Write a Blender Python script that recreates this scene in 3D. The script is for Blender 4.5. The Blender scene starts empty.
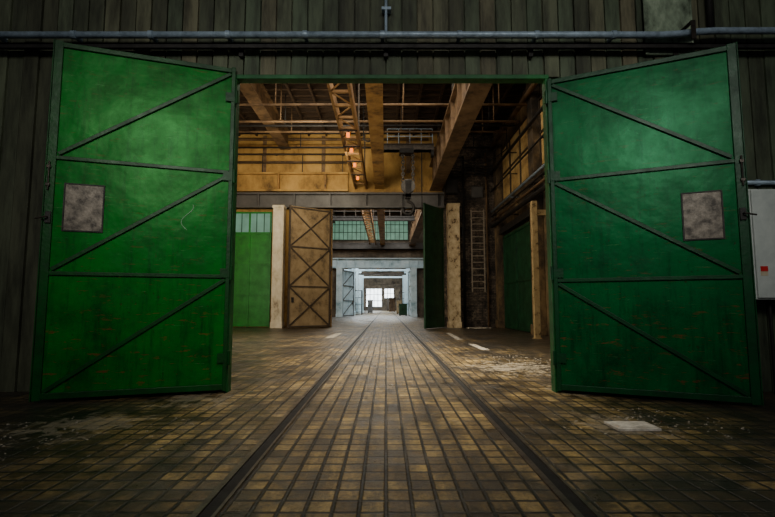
import bpy, bmesh, math, random
from mathutils import Vector, Matrix
random.seed(7)
C = bpy.context.scene.collection
TH = math.radians(5.0); F_ = 443.0; CX = 386.0; CY = 267.2; H = 1.12

def S(r, g, b):
    f = lambda c: (c/12.92 if c <= .04045 else ((c+.055)/1.055)**2.4)
    return (f(r/255), f(g/255), f(b/255), 1)
def ray(px, py):
    a = (px-CX)/F_; b = (CY-py)/F_
    return a, math.cos(TH)-b*math.sin(TH), math.sin(TH)+b*math.cos(TH)
def W(px, py, Y):
    a, dy, dz = ray(px, py); t = Y/dy
    return Vector((a*t, Y, H+dz*t))
def G(px, py):
    a, dy, dz = ray(px, py); t = -H/dz
    return Vector((a*t, dy*t, 0))

# ------------------------------------------------------------ materials
def newmat(name):
    m = bpy.data.materials.new(name); m.use_nodes = True
    nt = m.node_tree
    return m, nt, nt.nodes, nt.links, nt.nodes['Principled BSDF']
def mat(name, stops, scale=3.0, rough=.6, metal=0.0, bump=.15, stretch=(1, 1, 1), detail=6, rvar=.2, spec=.4):
    m, nt, N, L, p = newmat(name)
    tc = N.new('ShaderNodeTexCoord'); mp = N.new('ShaderNodeMapping')
    mp.inputs['Scale'].default_value = stretch
    L.new(tc.outputs['Object'], mp.inputs['Vector'])
    n = N.new('ShaderNodeTexNoise'); n.inputs['Scale'].default_value = scale; n.inputs['Detail'].default_value = detail
    n.inputs['Roughness'].default_value = .7
    L.new(mp.outputs[0], n.inputs['Vector'])
    r = N.new('ShaderNodeValToRGB'); e = r.color_ramp.elements
    for i, (pos, col) in enumerate(stops):
        x = e[i] if i < 2 else e.new(pos)
        x.position = pos; x.color = col
    L.new(n.outputs['Fac'], r.inputs[0])
    L.new(r.outputs[0], p.inputs['Base Color'])
    p.inputs['Metallic'].default_value = metal
    p.inputs['Specular IOR Level'].default_value = spec
    mr = N.new('ShaderNodeMapRange'); mr.inputs['To Min'].default_value = min(1, rough+rvar); mr.inputs['To Max'].default_value = max(.05, rough-rvar)
    L.new(n.outputs['Fac'], mr.inputs['Value']); L.new(mr.outputs[0], p.inputs['Roughness'])
    if bump:
        n2 = N.new('ShaderNodeTexNoise'); n2.inputs['Scale'].default_value = scale*6; n2.inputs['Detail'].default_value = 4
        L.new(mp.outputs[0], n2.inputs['Vector'])
        b = N.new('ShaderNodeBump'); b.inputs['Strength'].default_value = bump; b.inputs['Distance'].default_value = .02
        L.new(n2.outputs['Fac'], b.inputs['Height']); L.new(b.outputs[0], p.inputs['Normal'])
    return m
def emit(name, col, st):
    m, nt, N, L, p = newmat(name)
    tc = N.new('ShaderNodeTexCoord'); n = N.new('ShaderNodeTexNoise'); n.inputs['Scale'].default_value = 1.5
    L.new(tc.outputs['Object'], n.inputs['Vector'])
    r = N.new('ShaderNodeValToRGB'); r.color_ramp.elements[0].position = .3; r.color_ramp.elements[1].position = .7
    r.color_ramp.elements[0].color = tuple(c*.6 for c in col[:3])+(1,); r.color_ramp.elements[1].color = col
    L.new(n.outputs['Fac'], r.inputs[0]); L.new(r.outputs[0], p.inputs['Emission Color'])
    p.inputs['Emission Strength'].default_value = st; p.inputs['Base Color'].default_value = (.02, .02, .02, 1)
    return m

def gate_paint(name, dark, mid, light, tint, seed):
    m, nt, N, L, p = newmat(name)
    tc = N.new('ShaderNodeTexCoord')
    mp = N.new('ShaderNodeMapping'); mp.inputs['Location'].default_value = (seed, seed, seed)
    L.new(tc.outputs['Object'], mp.inputs[0])
    n = N.new('ShaderNodeTexNoise'); n.inputs['Scale'].default_value = 1.6; n.inputs['Detail'].default_value = 10; n.inputs['Roughness'].default_value = .72
    L.new(mp.outputs[0], n.inputs['Vector'])
    r = N.new('ShaderNodeValToRGB'); e = r.color_ramp.elements
    e[0].position = .34; e[0].color = dark; e[1].position = .68; e[1].color = light; x = e.new(.48); x.color = mid
    L.new(n.outputs['Fac'], r.inputs[0])
    col = r.outputs[0]
    sx = N.new('ShaderNodeSeparateXYZ'); L.new(tc.outputs['Object'], sx.inputs[0])
    def layer(scale3, loc, lo, hi, c, amt, col, zmask=None):
        q = N.new('ShaderNodeMapping'); q.inputs['Scale'].default_value = scale3; q.inputs['Location'].default_value = loc
        L.new(tc.outputs['Object'], q.inputs[0])
        s = N.new('ShaderNodeTexNoise'); s.inputs['Scale'].default_value = 2.0; s.inputs['Detail'].default_value = 9; s.inputs['Roughness'].default_value = .75
        L.new(q.outputs[0], s.inputs['Vector'])
        rr = N.new('ShaderNodeMapRange'); rr.inputs['From Min'].default_value = lo; rr.inputs['From Max'].default_value = hi; rr.inputs['To Max'].default_value = amt
        L.new(s.outputs['Fac'], rr.inputs['Value'])
        f = rr.outputs[0]
        if zmask:
            z = N.new('ShaderNodeMapRange'); z.inputs['From Min'].default_value = zmask[0]; z.inputs['From Max'].default_value = zmask[1]; L.new(sx.outputs['Z'], z.inputs['Value'])
            k = N.new('ShaderNodeMath'); k.operation = 'MULTIPLY'; L.new(f, k.inputs[0]); L.new(z.outputs[0], k.inputs[1]); f = k.outputs[0]
        mx = N.new('ShaderNodeMix'); mx.data_type = 'RGBA'
        L.new(f, mx.inputs['Factor']); L.new(col, mx.inputs['A']); mx.inputs['B'].default_value = c
        return mx.outputs['Result']
    col = layer((4, 4, .45), (seed, 4, 1), .50, .70, S(2, 26, 13), .75, col)            # dark run-off streaks
    col = layer((1.6, 1.6, 12), (seed*2, 0, 3), .585, .645, S(86, 46, 26), .75, col)      # rust scuffs
    col = layer((1.6, 1.6, 7), (seed*5, 6, 2), .575, .63, S(116, 44, 30), .6, col, (1.5, .8))  # reddish scuffs low down
    col = layer((1.2, 1.2, 34), (seed*3, 2, 9), .615, .655, S(110, 150, 104), .5, col)     # pale scratches
    col = layer((8, 8, 8), (seed*4, 1, 2), .615, .64, S(44, 30, 18), .85, col)            # rust specks
    L.new(col, p.inputs['Base Color'])
    mr = N.new('ShaderNodeMapRange'); mr.inputs['From Min'].default_value = .3; mr.inputs['From Max'].default_value = .7; mr.inputs['To Min'].default_value = .44; mr.inputs['To Max'].default_value = .26
    L.new(n.outputs['Fac'], mr.inputs['Value']); L.new(mr.outputs[0], p.inputs['Roughness'])
    n3 = N.new('ShaderNodeTexNoise'); n3.inputs['Scale'].default_value = 2.4; n3.inputs['Detail'].default_value = 3
    L.new(mp.outputs[0], n3.inputs['Vector'])
    b = N.new('ShaderNodeBump'); b.inputs['Strength'].default_value = .3; b.inputs['Distance'].default_value = .05
    L.new(n3.outputs['Fac'], b.inputs['Height']); L.new(b.outputs[0], p.inputs['Normal'])
    p.inputs['Specular IOR Level'].default_value = .25
    p.inputs['Specular Tint'].default_value = tint
    return m

def floor_mat():
    m, nt, N, L, p = newmat('worn_square_tile_paving')
    tc = N.new('ShaderNodeTexCoord')
    def mul(a, b, f):
        x = N.new('ShaderNodeMix'); x.data_type = 'RGBA'; x.blend_type = 'MULTIPLY'
        if isinstance(f, (int, float)): x.inputs['Factor'].default_value = f
        else: L.new(f, x.inputs['Factor'])
        L.new(a, x.inputs['A']); L.new(b, x.inputs['B']); return x.outputs['Result']
    def noise(sc, det, ro, lo, hi, c0, c1, loc=(0, 0, 0), stretch=(1, 1, 1)):
        mp = N.new('ShaderNodeMapping'); mp.inputs['Location'].default_value = loc; mp.inputs['Scale'].default_value = stretch; L.new(tc.outputs['Object'], mp.inputs[0])
        n = N.new('ShaderNodeTexNoise'); n.inputs['Scale'].default_value = sc; n.inputs['Detail'].default_value = det; n.inputs['Roughness'].default_value = ro
        L.new(mp.outputs[0], n.inputs['Vector'])
        r = N.new('ShaderNodeValToRGB'); e = r.color_ramp.elements
        e[0].position = lo; e[0].color = c0; e[1].position = hi; e[1].color = c1
        L.new(n.outputs['Fac'], r.inputs[0]); return n.outputs['Fac'], r.outputs[0]
    def mix(f, a, c):
        x = N.new('ShaderNodeMix'); x.data_type = 'RGBA'; L.new(f, x.inputs['Factor']); L.new(a, x.inputs['A']); x.inputs['B'].default_value = c; return x.outputs['Result']
    def math_(op, a, b):
        x = N.new('ShaderNodeMath'); x.operation = op
        for i, v in enumerate((a, b)):
            if isinstance(v, (int, float)): x.inputs[i].default_value = v
            else: L.new(v, x.inputs[i])
        return x.outputs[0]
    sx = N.new('ShaderNodeSeparateXYZ'); L.new(tc.outputs['Object'], sx.inputs[0])
    T = .148
    def cell(o_):
        d = math_('DIVIDE', o_, T); fr = math_('FRACT', d, 0); fl = math_('FLOOR', d, 0)
        e = math_('MINIMUM', fr, math_('SUBTRACT', 1, fr)); return fl, e
    flx, ex = cell(math_('ADD', sx.outputs['X'], 50*T)); fly, ey = cell(math_('ADD', sx.outputs['Y'], 50*T))
    edge = math_('MINIMUM', ex, ey)
    cmb = N.new('ShaderNodeCombineXYZ'); L.new(flx, cmb.inputs[0]); L.new(fly, cmb.inputs[1])
    wn = N.new('ShaderNodeTexWhiteNoise'); wn.noise_dimensions = '2D'; L.new(cmb.outputs[0], wn.inputs['Vector'])
    tr = N.new('ShaderNodeValToRGB'); e = tr.color_ramp.elements
    e[0].color = S(128, 104, 66); e[1].color = S(216, 182, 112); x_ = e.new(.5); x_.color = S(188, 157, 97)
    L.new(wn.outputs['Value'], tr.inputs[0])
    fn, _ = noise(30, 4, .6, 0, 1, (0, 0, 0, 1), (1, 1, 1, 1))
    jw = N.new('ShaderNodeMapRange'); jw.inputs['From Min'].default_value = .05; jw.inputs['From Max'].default_value = .1
    L.new(math_('ADD', edge, math_('MULTIPLY', math_('SUBTRACT', fn, .5), .06)), jw.inputs['Value'])
    jm = N.new('ShaderNodeMix'); jm.data_type = 'RGBA'; L.new(jw.outputs[0], jm.inputs['Factor']); jm.inputs['A'].default_value = S(9, 8, 7); L.new(tr.outputs[0], jm.inputs['B'])
    col = jm.outputs['Result']
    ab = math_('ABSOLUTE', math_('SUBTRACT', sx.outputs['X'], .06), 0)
    f1, c1 = noise(.6, 10, .7, .40, .56, (.1, .09, .085, 1), (1, 1, 1, 1))
    f2, c2 = noise(26, 8, .78, .36, .56, (.2, .19, .18, 1), (1, 1, 1, 1))
    f3, c3 = noise(2.5, 9, .74, .43, .55, (.16, .155, .15, 1), (1, 1, 1, 1), (5, 3, 0))
    f5, c5 = noise(1.2, 9, .7, .43, .54, (.28, .27, .26, 1), (1, 1, 1, 1), (1, 7, 0), (3, .4, 1))
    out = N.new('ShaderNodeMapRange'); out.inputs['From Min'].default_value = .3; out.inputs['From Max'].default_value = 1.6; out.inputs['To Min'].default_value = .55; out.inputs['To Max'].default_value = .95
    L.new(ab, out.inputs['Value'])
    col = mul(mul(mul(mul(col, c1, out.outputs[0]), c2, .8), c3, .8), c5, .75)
    f7, c7 = noise(1.7, 10, .75, .5, .62, (0, 0, 0, 1), (1, 1, 1, 1), (12, 4, 0))
    col = mix(math_('MULTIPLY', math_('MULTIPLY', c7, f2), .6), col, S(128, 118, 104))
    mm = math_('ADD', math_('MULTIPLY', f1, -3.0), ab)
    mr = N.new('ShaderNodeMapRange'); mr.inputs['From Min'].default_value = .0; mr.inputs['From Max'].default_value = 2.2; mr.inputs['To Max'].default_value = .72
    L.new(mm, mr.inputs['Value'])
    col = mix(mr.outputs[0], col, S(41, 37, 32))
    f6, c6 = noise(7, 10, .8, 0, 1, (0, 0, 0, 1), (1, 1, 1, 1), (3, 3, 0))
    for (px, py, rad, amt) in ((520, 368, 1.8, .85), (622, 424, .7, .35), (575, 388, .9, .5), (80, 425, 1.0, .4), (190, 400, .8, .4)):
        g = G(px, py)
        v = N.new('ShaderNodeVectorMath'); v.operation = 'DISTANCE'; L.new(tc.outputs['Object'], v.inputs[0]); v.inputs[1].default_value = (g.x, g.y, 0)
        q = N.new('ShaderNodeMapRange'); q.inputs['From Min'].default_value = rad; q.inputs['From Max'].default_value = 0; q.inputs['To Max'].default_value = .14
        L.new(v.outputs['Value'], q.inputs['Value'])
        t = math_('MULTIPLY', math_('SUBTRACT', math_('ADD', math_('MULTIPLY', f3, .4), math_('ADD', math_('MULTIPLY', f6, .6), q.outputs[0])), .585), 14)
        k = math_('MINIMUM', math_('MAXIMUM', t, 0), amt)
        inside = N.new('ShaderNodeMapRange'); inside.inputs['From Min'].default_value = rad; inside.inputs['From Max'].default_value = rad*.6; L.new(v.outputs['Value'], inside.inputs['Value'])
        col = mix(math_('MULTIPLY', k, inside.outputs[0]), col, S(188, 174, 150))
    L.new(col, p.inputs['Base Color'])
    rg = N.new('ShaderNodeMapRange'); rg.inputs['From Min'].default_value = .3; rg.inputs['From Max'].default_value = .7; rg.inputs['To Min'].default_value = .24; rg.inputs['To Max'].default_value = .58
    L.new(f3, rg.inputs['Value']); L.new(rg.outputs[0], p.inputs['Roughness'])
    p.inputs['Specular IOR Level'].default_value = .55
    b = N.new('ShaderNodeBump'); b.inputs['Strength'].default_value = .8; b.inputs['Distance'].default_value = .011
    L.new(math_('ADD', math_('MULTIPLY', f2, .8), jw.outputs[0]), b.inputs['Height']); L.new(b.outputs[0], p.inputs['Normal'])
    return m
def brick_mat(name, c1, c2, mo):
    m, nt, N, L, p = newmat(name)
    tc = N.new('ShaderNodeTexCoord'); mp = N.new('ShaderNodeMapping'); mp.inputs['Rotation'].default_value = (math.pi/2, 0, 0)
    L.new(tc.outputs['Object'], mp.inputs[0])
    br = N.new('ShaderNodeTexBrick'); br.inputs['Scale'].default_value = 1; br.inputs['Brick Width'].default_value = .3; br.inputs['Row Height'].default_value = .09
    br.inputs['Mortar Size'].default_value = .012; br.inputs['Color1'].default_value = c1; br.inputs['Color2'].default_value = c2; br.inputs['Mortar'].default_value = mo
    L.new(mp.outputs[0], br.inputs['Vector'])
    def nz(sc, lo, hi, c0):
        n = N.new('ShaderNodeTexNoise'); n.inputs['Scale'].default_value = sc; n.inputs['Detail'].default_value = 10; n.inputs['Roughness'].default_value = .78
        L.new(tc.outputs['Object'], n.inputs['Vector'])
        r = N.new('ShaderNodeValToRGB'); r.color_ramp.elements[0].position = lo; r.color_ramp.elements[0].color = c0; r.color_ramp.elements[1].position = hi
        L.new(n.outputs['Fac'], r.inputs[0]); return r.outputs[0]
    col = br.outputs['Color']
    for o_ in (nz(.9, .42, .56, (.06, .055, .05, 1)), nz(4, .4, .56, (.15, .14, .13, 1))):
        a = N.new('ShaderNodeMix'); a.data_type = 'RGBA'; a.blend_type = 'MULTIPLY'; a.inputs['Factor'].default_value = .95
        L.new(col, a.inputs['A']); L.new(o_, a.inputs['B']); col = a.outputs['Result']
    n = nz(1.6, .55, .61, (0, 0, 0, 1))
    a = N.new('ShaderNodeMix'); a.data_type = 'RGBA'; k = N.new('ShaderNodeMath'); k.operation = 'MULTIPLY'; k.inputs[1].default_value = .5; L.new(n, k.inputs[0])
    L.new(k.outputs[0], a.inputs['Factor']); L.new(col, a.inputs['A']); a.inputs['B'].default_value = S(130, 114, 94)
    L.new(a.outputs['Result'], p.inputs['Base Color'])
    p.inputs['Roughness'].default_value = .85
    return m
def board_mat():
    m, nt, N, L, p = newmat('weathered_vertical_boards')
    tc = N.new('ShaderNodeTexCoord'); sx = N.new('ShaderNodeSeparateXYZ'); L.new(tc.outputs['Object'], sx.inputs[0])
    dv = N.new('ShaderNodeMath'); dv.operation = 'DIVIDE'; dv.inputs[1].default_value = .22; L.new(sx.outputs['X'], dv.inputs[0])
    fl = N.new('ShaderNodeMath'); fl.operation = 'FLOOR'; L.new(dv.outputs[0], fl.inputs[0])
    wn = N.new('ShaderNodeTexWhiteNoise'); wn.noise_dimensions = '1D'; L.new(fl.outputs[0], wn.inputs['W'])
    r = N.new('ShaderNodeValToRGB'); e = r.color_ramp.elements
    e[0].color = S(78, 80, 60); e[1].color = S(118, 112, 86); x = e.new(.5); x.color = S(88, 102, 78)
    L.new(wn.outputs['Value'], r.inputs[0])
    mp = N.new('ShaderNodeMapping'); mp.inputs['Scale'].default_value = (3, 3, .5); L.new(tc.outputs['Object'], mp.inputs[0])
    n = N.new('ShaderNodeTexNoise'); n.inputs['Scale'].default_value = 2; n.inputs['Detail'].default_value = 9; n.inputs['Roughness'].default_value = .68
    L.new(mp.outputs[0], n.inputs['Vector'])
    r2 = N.new('ShaderNodeValToRGB'); r2.color_ramp.elements[0].position = .36; r2.color_ramp.elements[0].color = (.18, .17, .15, 1); r2.color_ramp.elements[1].position = .62
    L.new(n.outputs['Fac'], r2.inputs[0])
    a = N.new('ShaderNodeMix'); a.data_type = 'RGBA'; a.blend_type = 'MULTIPLY'; a.inputs['Factor'].default_value = .88
    L.new(r.outputs[0], a.inputs['A']); L.new(r2.outputs[0], a.inputs['B']); L.new(a.outputs['Result'], p.inputs['Base Color'])
    p.inputs['Roughness'].default_value = .7
    b = N.new('ShaderNodeBump'); b.inputs['Strength'].default_value = .25; b.inputs['Distance'].default_value = .02
    L.new(n.outputs['Fac'], b.inputs['Height']); L.new(b.outputs[0], p.inputs['Normal'])
    return m

M = {}
M['floor'] = floor_mat()
M['boards'] = board_mat()
M['gateL'] = gate_paint('green_gate_paint_left', S(0, 60, 12), S(3, 92, 22), S(10, 110, 28), (.3, .9, .35, 1), 1.3)
M['gateR'] = gate_paint('green_gate_paint_right', S(0, 50, 22), S(0, 75, 34), S(0, 91, 43), (.25, .9, .48, 1), 6.1)
M['frameL'] = mat('green_angle_iron_left', [(.3, S(0, 44, 12)), (.7, S(2, 78, 23))], 4, .42, spec=.25)
M['frameR'] = mat('green_angle_iron_right', [(.3, S(0, 42, 20)), (.7, S(0, 72, 35))], 4, .42, spec=.25)
M['trim'] = mat('green_frame_paint', [(.3, S(2, 64, 26)), (.7, S(4, 110, 46))], 3, .5)
M['plate'] = mat('bare_mottled_steel_plate', [(.38, S(52, 46, 40)), (.5, S(98, 90, 80)), (.64, S(128, 118, 106))], 7, .5, .2, detail=9)
M['steel'] = mat('dark_oily_steel', [(.3, S(30, 27, 25)), (.7, S(80, 72, 64))], 6, .4, .6)
M['hooksteel'] = mat('worn_hook_steel', [(.3, S(52, 49, 46)), (.7, S(98, 93, 86))], 6, .5, .1)
M['rail'] = mat('worn_rail_steel', [(.3, S(56, 50, 46)), (.7, S(120, 110, 100))], 9, .35, .5)
M['groove'] = mat('black_rail_groove', [(.3, S(6, 5, 5)), (.7, S(16, 14, 13))], 9, .7)  # near-black strip level with the tiles, drawn as the flangeway
M['ladder'] = mat('rusty_grey_ladder_steel', [(.3, S(92, 82, 70)), (.7, S(152, 138, 120))], 6, .6)
M['galv'] = mat('galvanised_steel', [(.3, S(112, 128, 142)), (.7, S(170, 190, 206))], 8, .4, .2)
M['black'] = mat('black_iron', [(.3, S(16, 15, 15)), (.7, S(44, 41, 38))], 6, .6, .2)
M['orange'] = mat('ochre_brown_girder_paint', [(.34, S(70, 50, 26)), (.48, S(144, 106, 54)), (.68, S(172, 132, 70))], 1.8, .6, detail=8)
M['lattice'] = mat('dull_ochre_lattice_paint', [(.34, S(70, 50, 28)), (.48, S(128, 94, 50)), (.68, S(150, 114, 64))], 1.8, .65, detail=8)
M['brown'] = mat('brown_girder_paint', [(.34, S(56, 42, 29)), (.5, S(102, 79, 54)), (.7, S(128, 103, 73))], 1.6, .6, detail=8)
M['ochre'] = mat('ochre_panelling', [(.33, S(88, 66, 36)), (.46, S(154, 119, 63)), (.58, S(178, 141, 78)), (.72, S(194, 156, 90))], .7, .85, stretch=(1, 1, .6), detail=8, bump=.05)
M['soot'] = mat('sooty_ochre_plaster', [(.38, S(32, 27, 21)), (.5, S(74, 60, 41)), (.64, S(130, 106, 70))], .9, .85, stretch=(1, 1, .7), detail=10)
M['peel'] = mat('peeling_pale_plaster', [(.4, S(92, 72, 50)), (.44, S(176, 152, 114)), (.6, S(206, 186, 148))], 3.0, .85, stretch=(1, 1, .8), detail=9)
M['yellow'] = mat('dirty_pale_yellow_paint', [(.4, S(84, 68, 42)), (.44, S(156, 132, 88)), (.62, S(178, 154, 108))], 4, .85, stretch=(1, 1, 1), detail=8)
M['cream'] = mat('dirty_ochre_panels', [(.34, S(104, 80, 46)), (.5, S(180, 146, 88)), (.66, S(206, 176, 118))], 1.2, .6, detail=10)
M['darkwall'] = mat('sooty_plaster', [(.34, S(44, 40, 36)), (.64, S(112, 100, 84))], 1.0, .9, detail=9)
M['brick'] = brick_mat('sooty_brick', S(120, 102, 84), S(80, 68, 56), S(42, 38, 34))
M['wood'] = mat('dark_roof_timber', [(.3, S(26, 19, 13)), (.7, S(70, 52, 35))], 2.5, .75, stretch=(.4, 4, 4))
M['roof'] = mat('sooty_roof_boards', [(.3, S(8, 7, 6)), (.7, S(26, 21, 17))], 2, .9, stretch=(4, .5, 1))
M['grey'] = mat('grey_painted_steel', [(.3, S(58, 56, 54)), (.7, S(86, 83, 80))], 1.2, .5, bump=.05, detail=4)
M['white'] = mat('stained_cream_paint', [(.34, S(118, 102, 78)), (.45, S(186, 172, 144)), (.7, S(218, 208, 184))], 1.8, .7, detail=9, stretch=(1, 1, .6))
M['pale'] = mat('pale_blue_white_paint', [(.34, S(120, 150, 162)), (.46, S(176, 200, 210)), (.68, S(206, 224, 232))], 1.0, .6, bump=.04, detail=7)
M['bgreen'] = mat('bright_green_paint', [(.3, S(2, 84, 12)), (.7, S(8, 128, 26))], 2, .5)
M['dgreen'] = mat('deep_green_paint', [(.3, S(8, 38, 22)), (.7, S(18, 74, 42))], 2, .5)
M['rust'] = mat('weathered_brown_sheeting', [(.34, S(66, 54, 38)), (.47, S(118, 98, 68)), (.66, S(142, 121, 88))], 1.6, .75, detail=9, stretch=(1, 1, .8))
M['rustb'] = mat('dark_brown_brace_bars', [(.3, S(38, 30, 22)), (.7, S(70, 56, 40))], 4, .7)
M['rustd'] = mat('dark_rust_bars', [(.3, S(34, 27, 20)), (.7, S(66, 54, 40))], 4, .7)
M['paint'] = mat('worn_white_line_paint', [(.35, S(120, 108, 88)), (.6, S(214, 206, 188))], 12, .7)
M['slab'] = mat('pale_floor_slab', [(.36, S(176, 170, 158)), (.6, S(228, 222, 210))], 8, .8, detail=9)
M['box'] = mat('off_white_enclosure_enamel', [(.3, S(176, 184, 180)), (.7, S(208, 214, 208))], 3, .45)
M['red'] = mat('red_sticker', [(.3, S(180, 26, 30)), (.7, S(208, 40, 42))], 3, .5)
M['amber'] = emit('amber_lamp_glass', S(255, 120, 14), 3)
M['sky1'] = emit('daylit_green_glass', S(116, 168, 140), .7)
M['sky2'] = emit('daylit_far_glass', S(235, 245, 250), 7)
M['patch'] = mat('mildewed_pale_green_panel', [(.34, S(62, 72, 58)), (.5, S(134, 150, 126)), (.66, S(182, 194, 168))], 3, .8, stretch=(1, 1, .5), detail=9)
M['rubble'] = mat('crumbled_plaster', [(.3, S(120, 110, 96)), (.7, S(190, 180, 162))], 6, .9)
M['chalk'] = mat('pale_chalk', [(.3, S(110, 160, 120)), (.7, S(165, 195, 170))], 9, .9, bump=0)

# ------------------------------------------------------------ mesh builder
class MB:
    def __init__(s): s.v = []; s.f = []
    def box(s, x0, y0, z0, x1, y1, z1):
        x0, x1 = sorted((x0, x1)); y0, y1 = sorted((y0, y1)); z0, z1 = sorted((z0, z1))
        n = len(s.v)
        s.v += [(x0, y0, z0), (x1, y0, z0), (x1, y1, z0), (x0, y1, z0), (x0, y0, z1), (x1, y0, z1), (x1, y1, z1), (x0, y1, z1)]
        s.f += [tuple(n+i for i in q) for q in ((0, 3, 2, 1), (4, 5, 6, 7), (0, 1, 5, 4), (1, 2, 6, 5), (2, 3, 7, 6), (3, 0, 4, 7))]
        return s
    def beam(s, p, q, w, h, up=(0, 1, 0)):   # w across, h along 'up'
        p = Vector(p); q = Vector(q); d = (q-p).normalized(); u = Vector(up)
        a = d.cross(u).normalized(); u = a.cross(d).normalized()
        n = len(s.v)
        for c in (p, q):
            for i, j in ((-1, -1), (1, -1), (1, 1), (-1, 1)):
                s.v.append(tuple(c+a*i*w/2+u*j*h/2))
        s.f += [tuple(n+i for i in qd) for qd in ((0, 3, 2, 1), (4, 5, 6, 7), (0, 1, 5, 4), (1, 2, 6, 5), (2, 3, 7, 6), (3, 0, 4, 7))]
        return s
    def path(s, pts, r, k=10):
        pts = [Vector(p) for p in pts]; n = len(s.v)
        for i, p in enumerate(pts):
            d = (pts[min(i+1, len(pts)-1)]-pts[max(i-1, 0)]).normalized()
            u = Vector((0, 0, 1)) if abs(d.z) < .9 else Vector((0, 1, 0))
            if len(pts) > 2: u = Vector((0, 1, 0)) if abs(d.y) < .9 else Vector((0, 0, 1))
            a = d.cross(u).normalized(); b = a.cross(d).normalized()
            for j in range(k):
                t = 2*math.pi*j/k
                s.v.append(tuple(p+a*math.cos(t)*r+b*math.sin(t)*r))
        for i in range(len(pts)-1):
            for j in range(k):
                s.f.append((n+i*k+j, n+i*k+(j+1) % k, n+(i+1)*k+(j+1) % k, n+(i+1)*k+j))
        s.f.append(tuple(n+j for j in range(k))); s.f.append(tuple(n+(len(pts)-1)*k+k-1-j for j in range(k)))
        return s
    def link(s, c, w, h, r, turn):     # one oval chain link in the xz or yz plane
        c = Vector(c); n = len(s.v); K = 12; k = 6
        ax = Vector((0, 1, 0)) if turn else Vector((1, 0, 0)); ay = Vector((1, 0, 0)) if turn else Vector((0, 1, 0)); z = Vector((0, 0, 1))
        for i in range(K):
            t = 2*math.pi*i/K; p = c+ax*math.cos(t)*w+z*math.sin(t)*h
            o = (ax*math.cos(t)+z*math.sin(t)).normalized()
            for j in range(k):
                q = 2*math.pi*j/k; s.v.append(tuple(p+o*math.cos(q)*r+ay*math.sin(q)*r))
        for i in range(K):
            for j in range(k): s.f.append((n+i*k+j, n+i*k+(j+1) % k, n+((i+1) % K)*k+(j+1) % k, n+((i+1) % K)*k+j))
        return s
    def build(s, name, m, parent=None, bevel=0, smooth=False):
        me = bpy.data.meshes.new(name); me.from_pydata(s.v, [], s.f); me.update()
        bm = bmesh.new(); bm.from_mesh(me); bmesh.ops.recalc_face_normals(bm, faces=bm.faces); bm.to_mesh(me); bm.free()
        o = bpy.data.objects.new(name, me); C.objects.link(o); me.materials.append(M[m])
        if parent: o.parent = parent
        if bevel:
            b = o.modifiers.new('bevel', 'BEVEL'); b.width = bevel; b.segments = 2; b.limit_method = 'ANGLE'
        if smooth:
            for p in me.polygons: p.use_smooth = len(p.vertices) == 4
        return o
def tag(o, label, cat, group=None, kind=None):
    o['label'] = label; o['category'] = cat
    if group: o['group'] = group
    if kind: o['kind'] = kind
    return o
def struct(o): o['kind'] = 'structure'; return o
def thing(name, label, cat, loc=(0, 0, 0), rz=0, group=None):
    o = bpy.data.objects.new(name, None); C.objects.link(o); o.location = loc; o.rotation_euler = (0, 0, rz); o.empty_display_size = .2
    return tag(o, label, cat, group)

# ------------------------------------------------------------ setting
WY = 5.9                    # front wall plane
WB = WY+.1                  # its back
JL, JR, JT = -2.06, 2.2, 4.25
BY, BT = 23.5, 6.28         # second wall
EY = 108
RX = 6.1
struct(MB().box(-10, -2, -.2, 10, EY, 0).build('floor', 'floor'))
w = MB()
x = -9.68
while x < 9.6:
    x1 = x+.22; d = random.uniform(0, .02)
    z0 = JT+.04 if (x1 > JL-.02 and x < JR+.02) else 0
    w.box(x+.01, WY+d-.005, z0, x1-.01, WY+.05, 6.6)
    x = x1
w.box(-9.6, WY+.045, 0, JL-.05, WB, 12).box(JR+.05, WY+.045, 0, 9.6, WB, 12).box(JL-.05, WY+.045, JT+.04, JR+.05, WB, 12)
struct(w.build('wall_front', 'boards', bevel=.004))
t = MB().box(JL-.05, WY-.03, 0, JL, WB+.01, JT).box(JR, WY-.03, 0, JR+.05, WB+.01, JT).box(JL-.05, WY-.03, JT, JR+.05, WB+.01, JT+.06)
struct(t.build('trim_1', 'trim', bevel=.006))
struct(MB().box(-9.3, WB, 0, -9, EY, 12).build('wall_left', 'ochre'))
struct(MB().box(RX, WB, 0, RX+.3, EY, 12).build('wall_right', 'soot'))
struct(MB().box(-9.3, WB, 10.9, RX+.3, EY, 11.1).build('ceiling', 'roof'))
w = MB().box(-9, BY, BT+.1, 3.05, BY+.4, 10.9).box(-9, BY, 0, -2.9, BY+.4, BT+.1)
struct(w.build('wall_back', 'ochre'))
struct(MB().box(3.05, BY, 0, RX, BY+.4, 10.9).build('wall_brick', 'brick'))
w = MB().box(-9, 46, 0, -4.7, 46.4, 5.1).box(2.75, 46, 0, RX, 46.4, 5.1).box(-9, 46, 5.1, RX, 46.4, 10.9)
struct(w.build('wall_middle', 'darkwall'))
w = MB().box(-9, 78, 0, -4.5, 78.4, 4.9).box(2.5, 78, 0, RX, 78.4, 4.9).box(-9, 78, 4.9, RX, 78.4, 10.9)
struct(w.build('wall_distant', 'darkwall'))
struct(MB().box(-9, EY-.4, 0, RX, EY, 10.9).build('wall_far', 'darkwall'))
def window(n, x0, x1, y, z0, z1, nx, nz, fr, pane):
    wf = MB(); t = .03 if y < 60 else .06
    for i in range(nx+1): X = x0+(x1-x0)*i/nx; wf.box(X-t, y-.14, z0, X+t, y-.001, z1)
    for i in range(nz+1): z = z0+(z1-z0)*i/nz; wf.box(x0-t, y-.14, z-t, x1+t, y-.001, z+t)
    o = struct(wf.build('window_%d' % n, fr)); MB().box(x0, y-.07, z0, x1, y-.02, z1).build('pane', pane, o); return o
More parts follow.
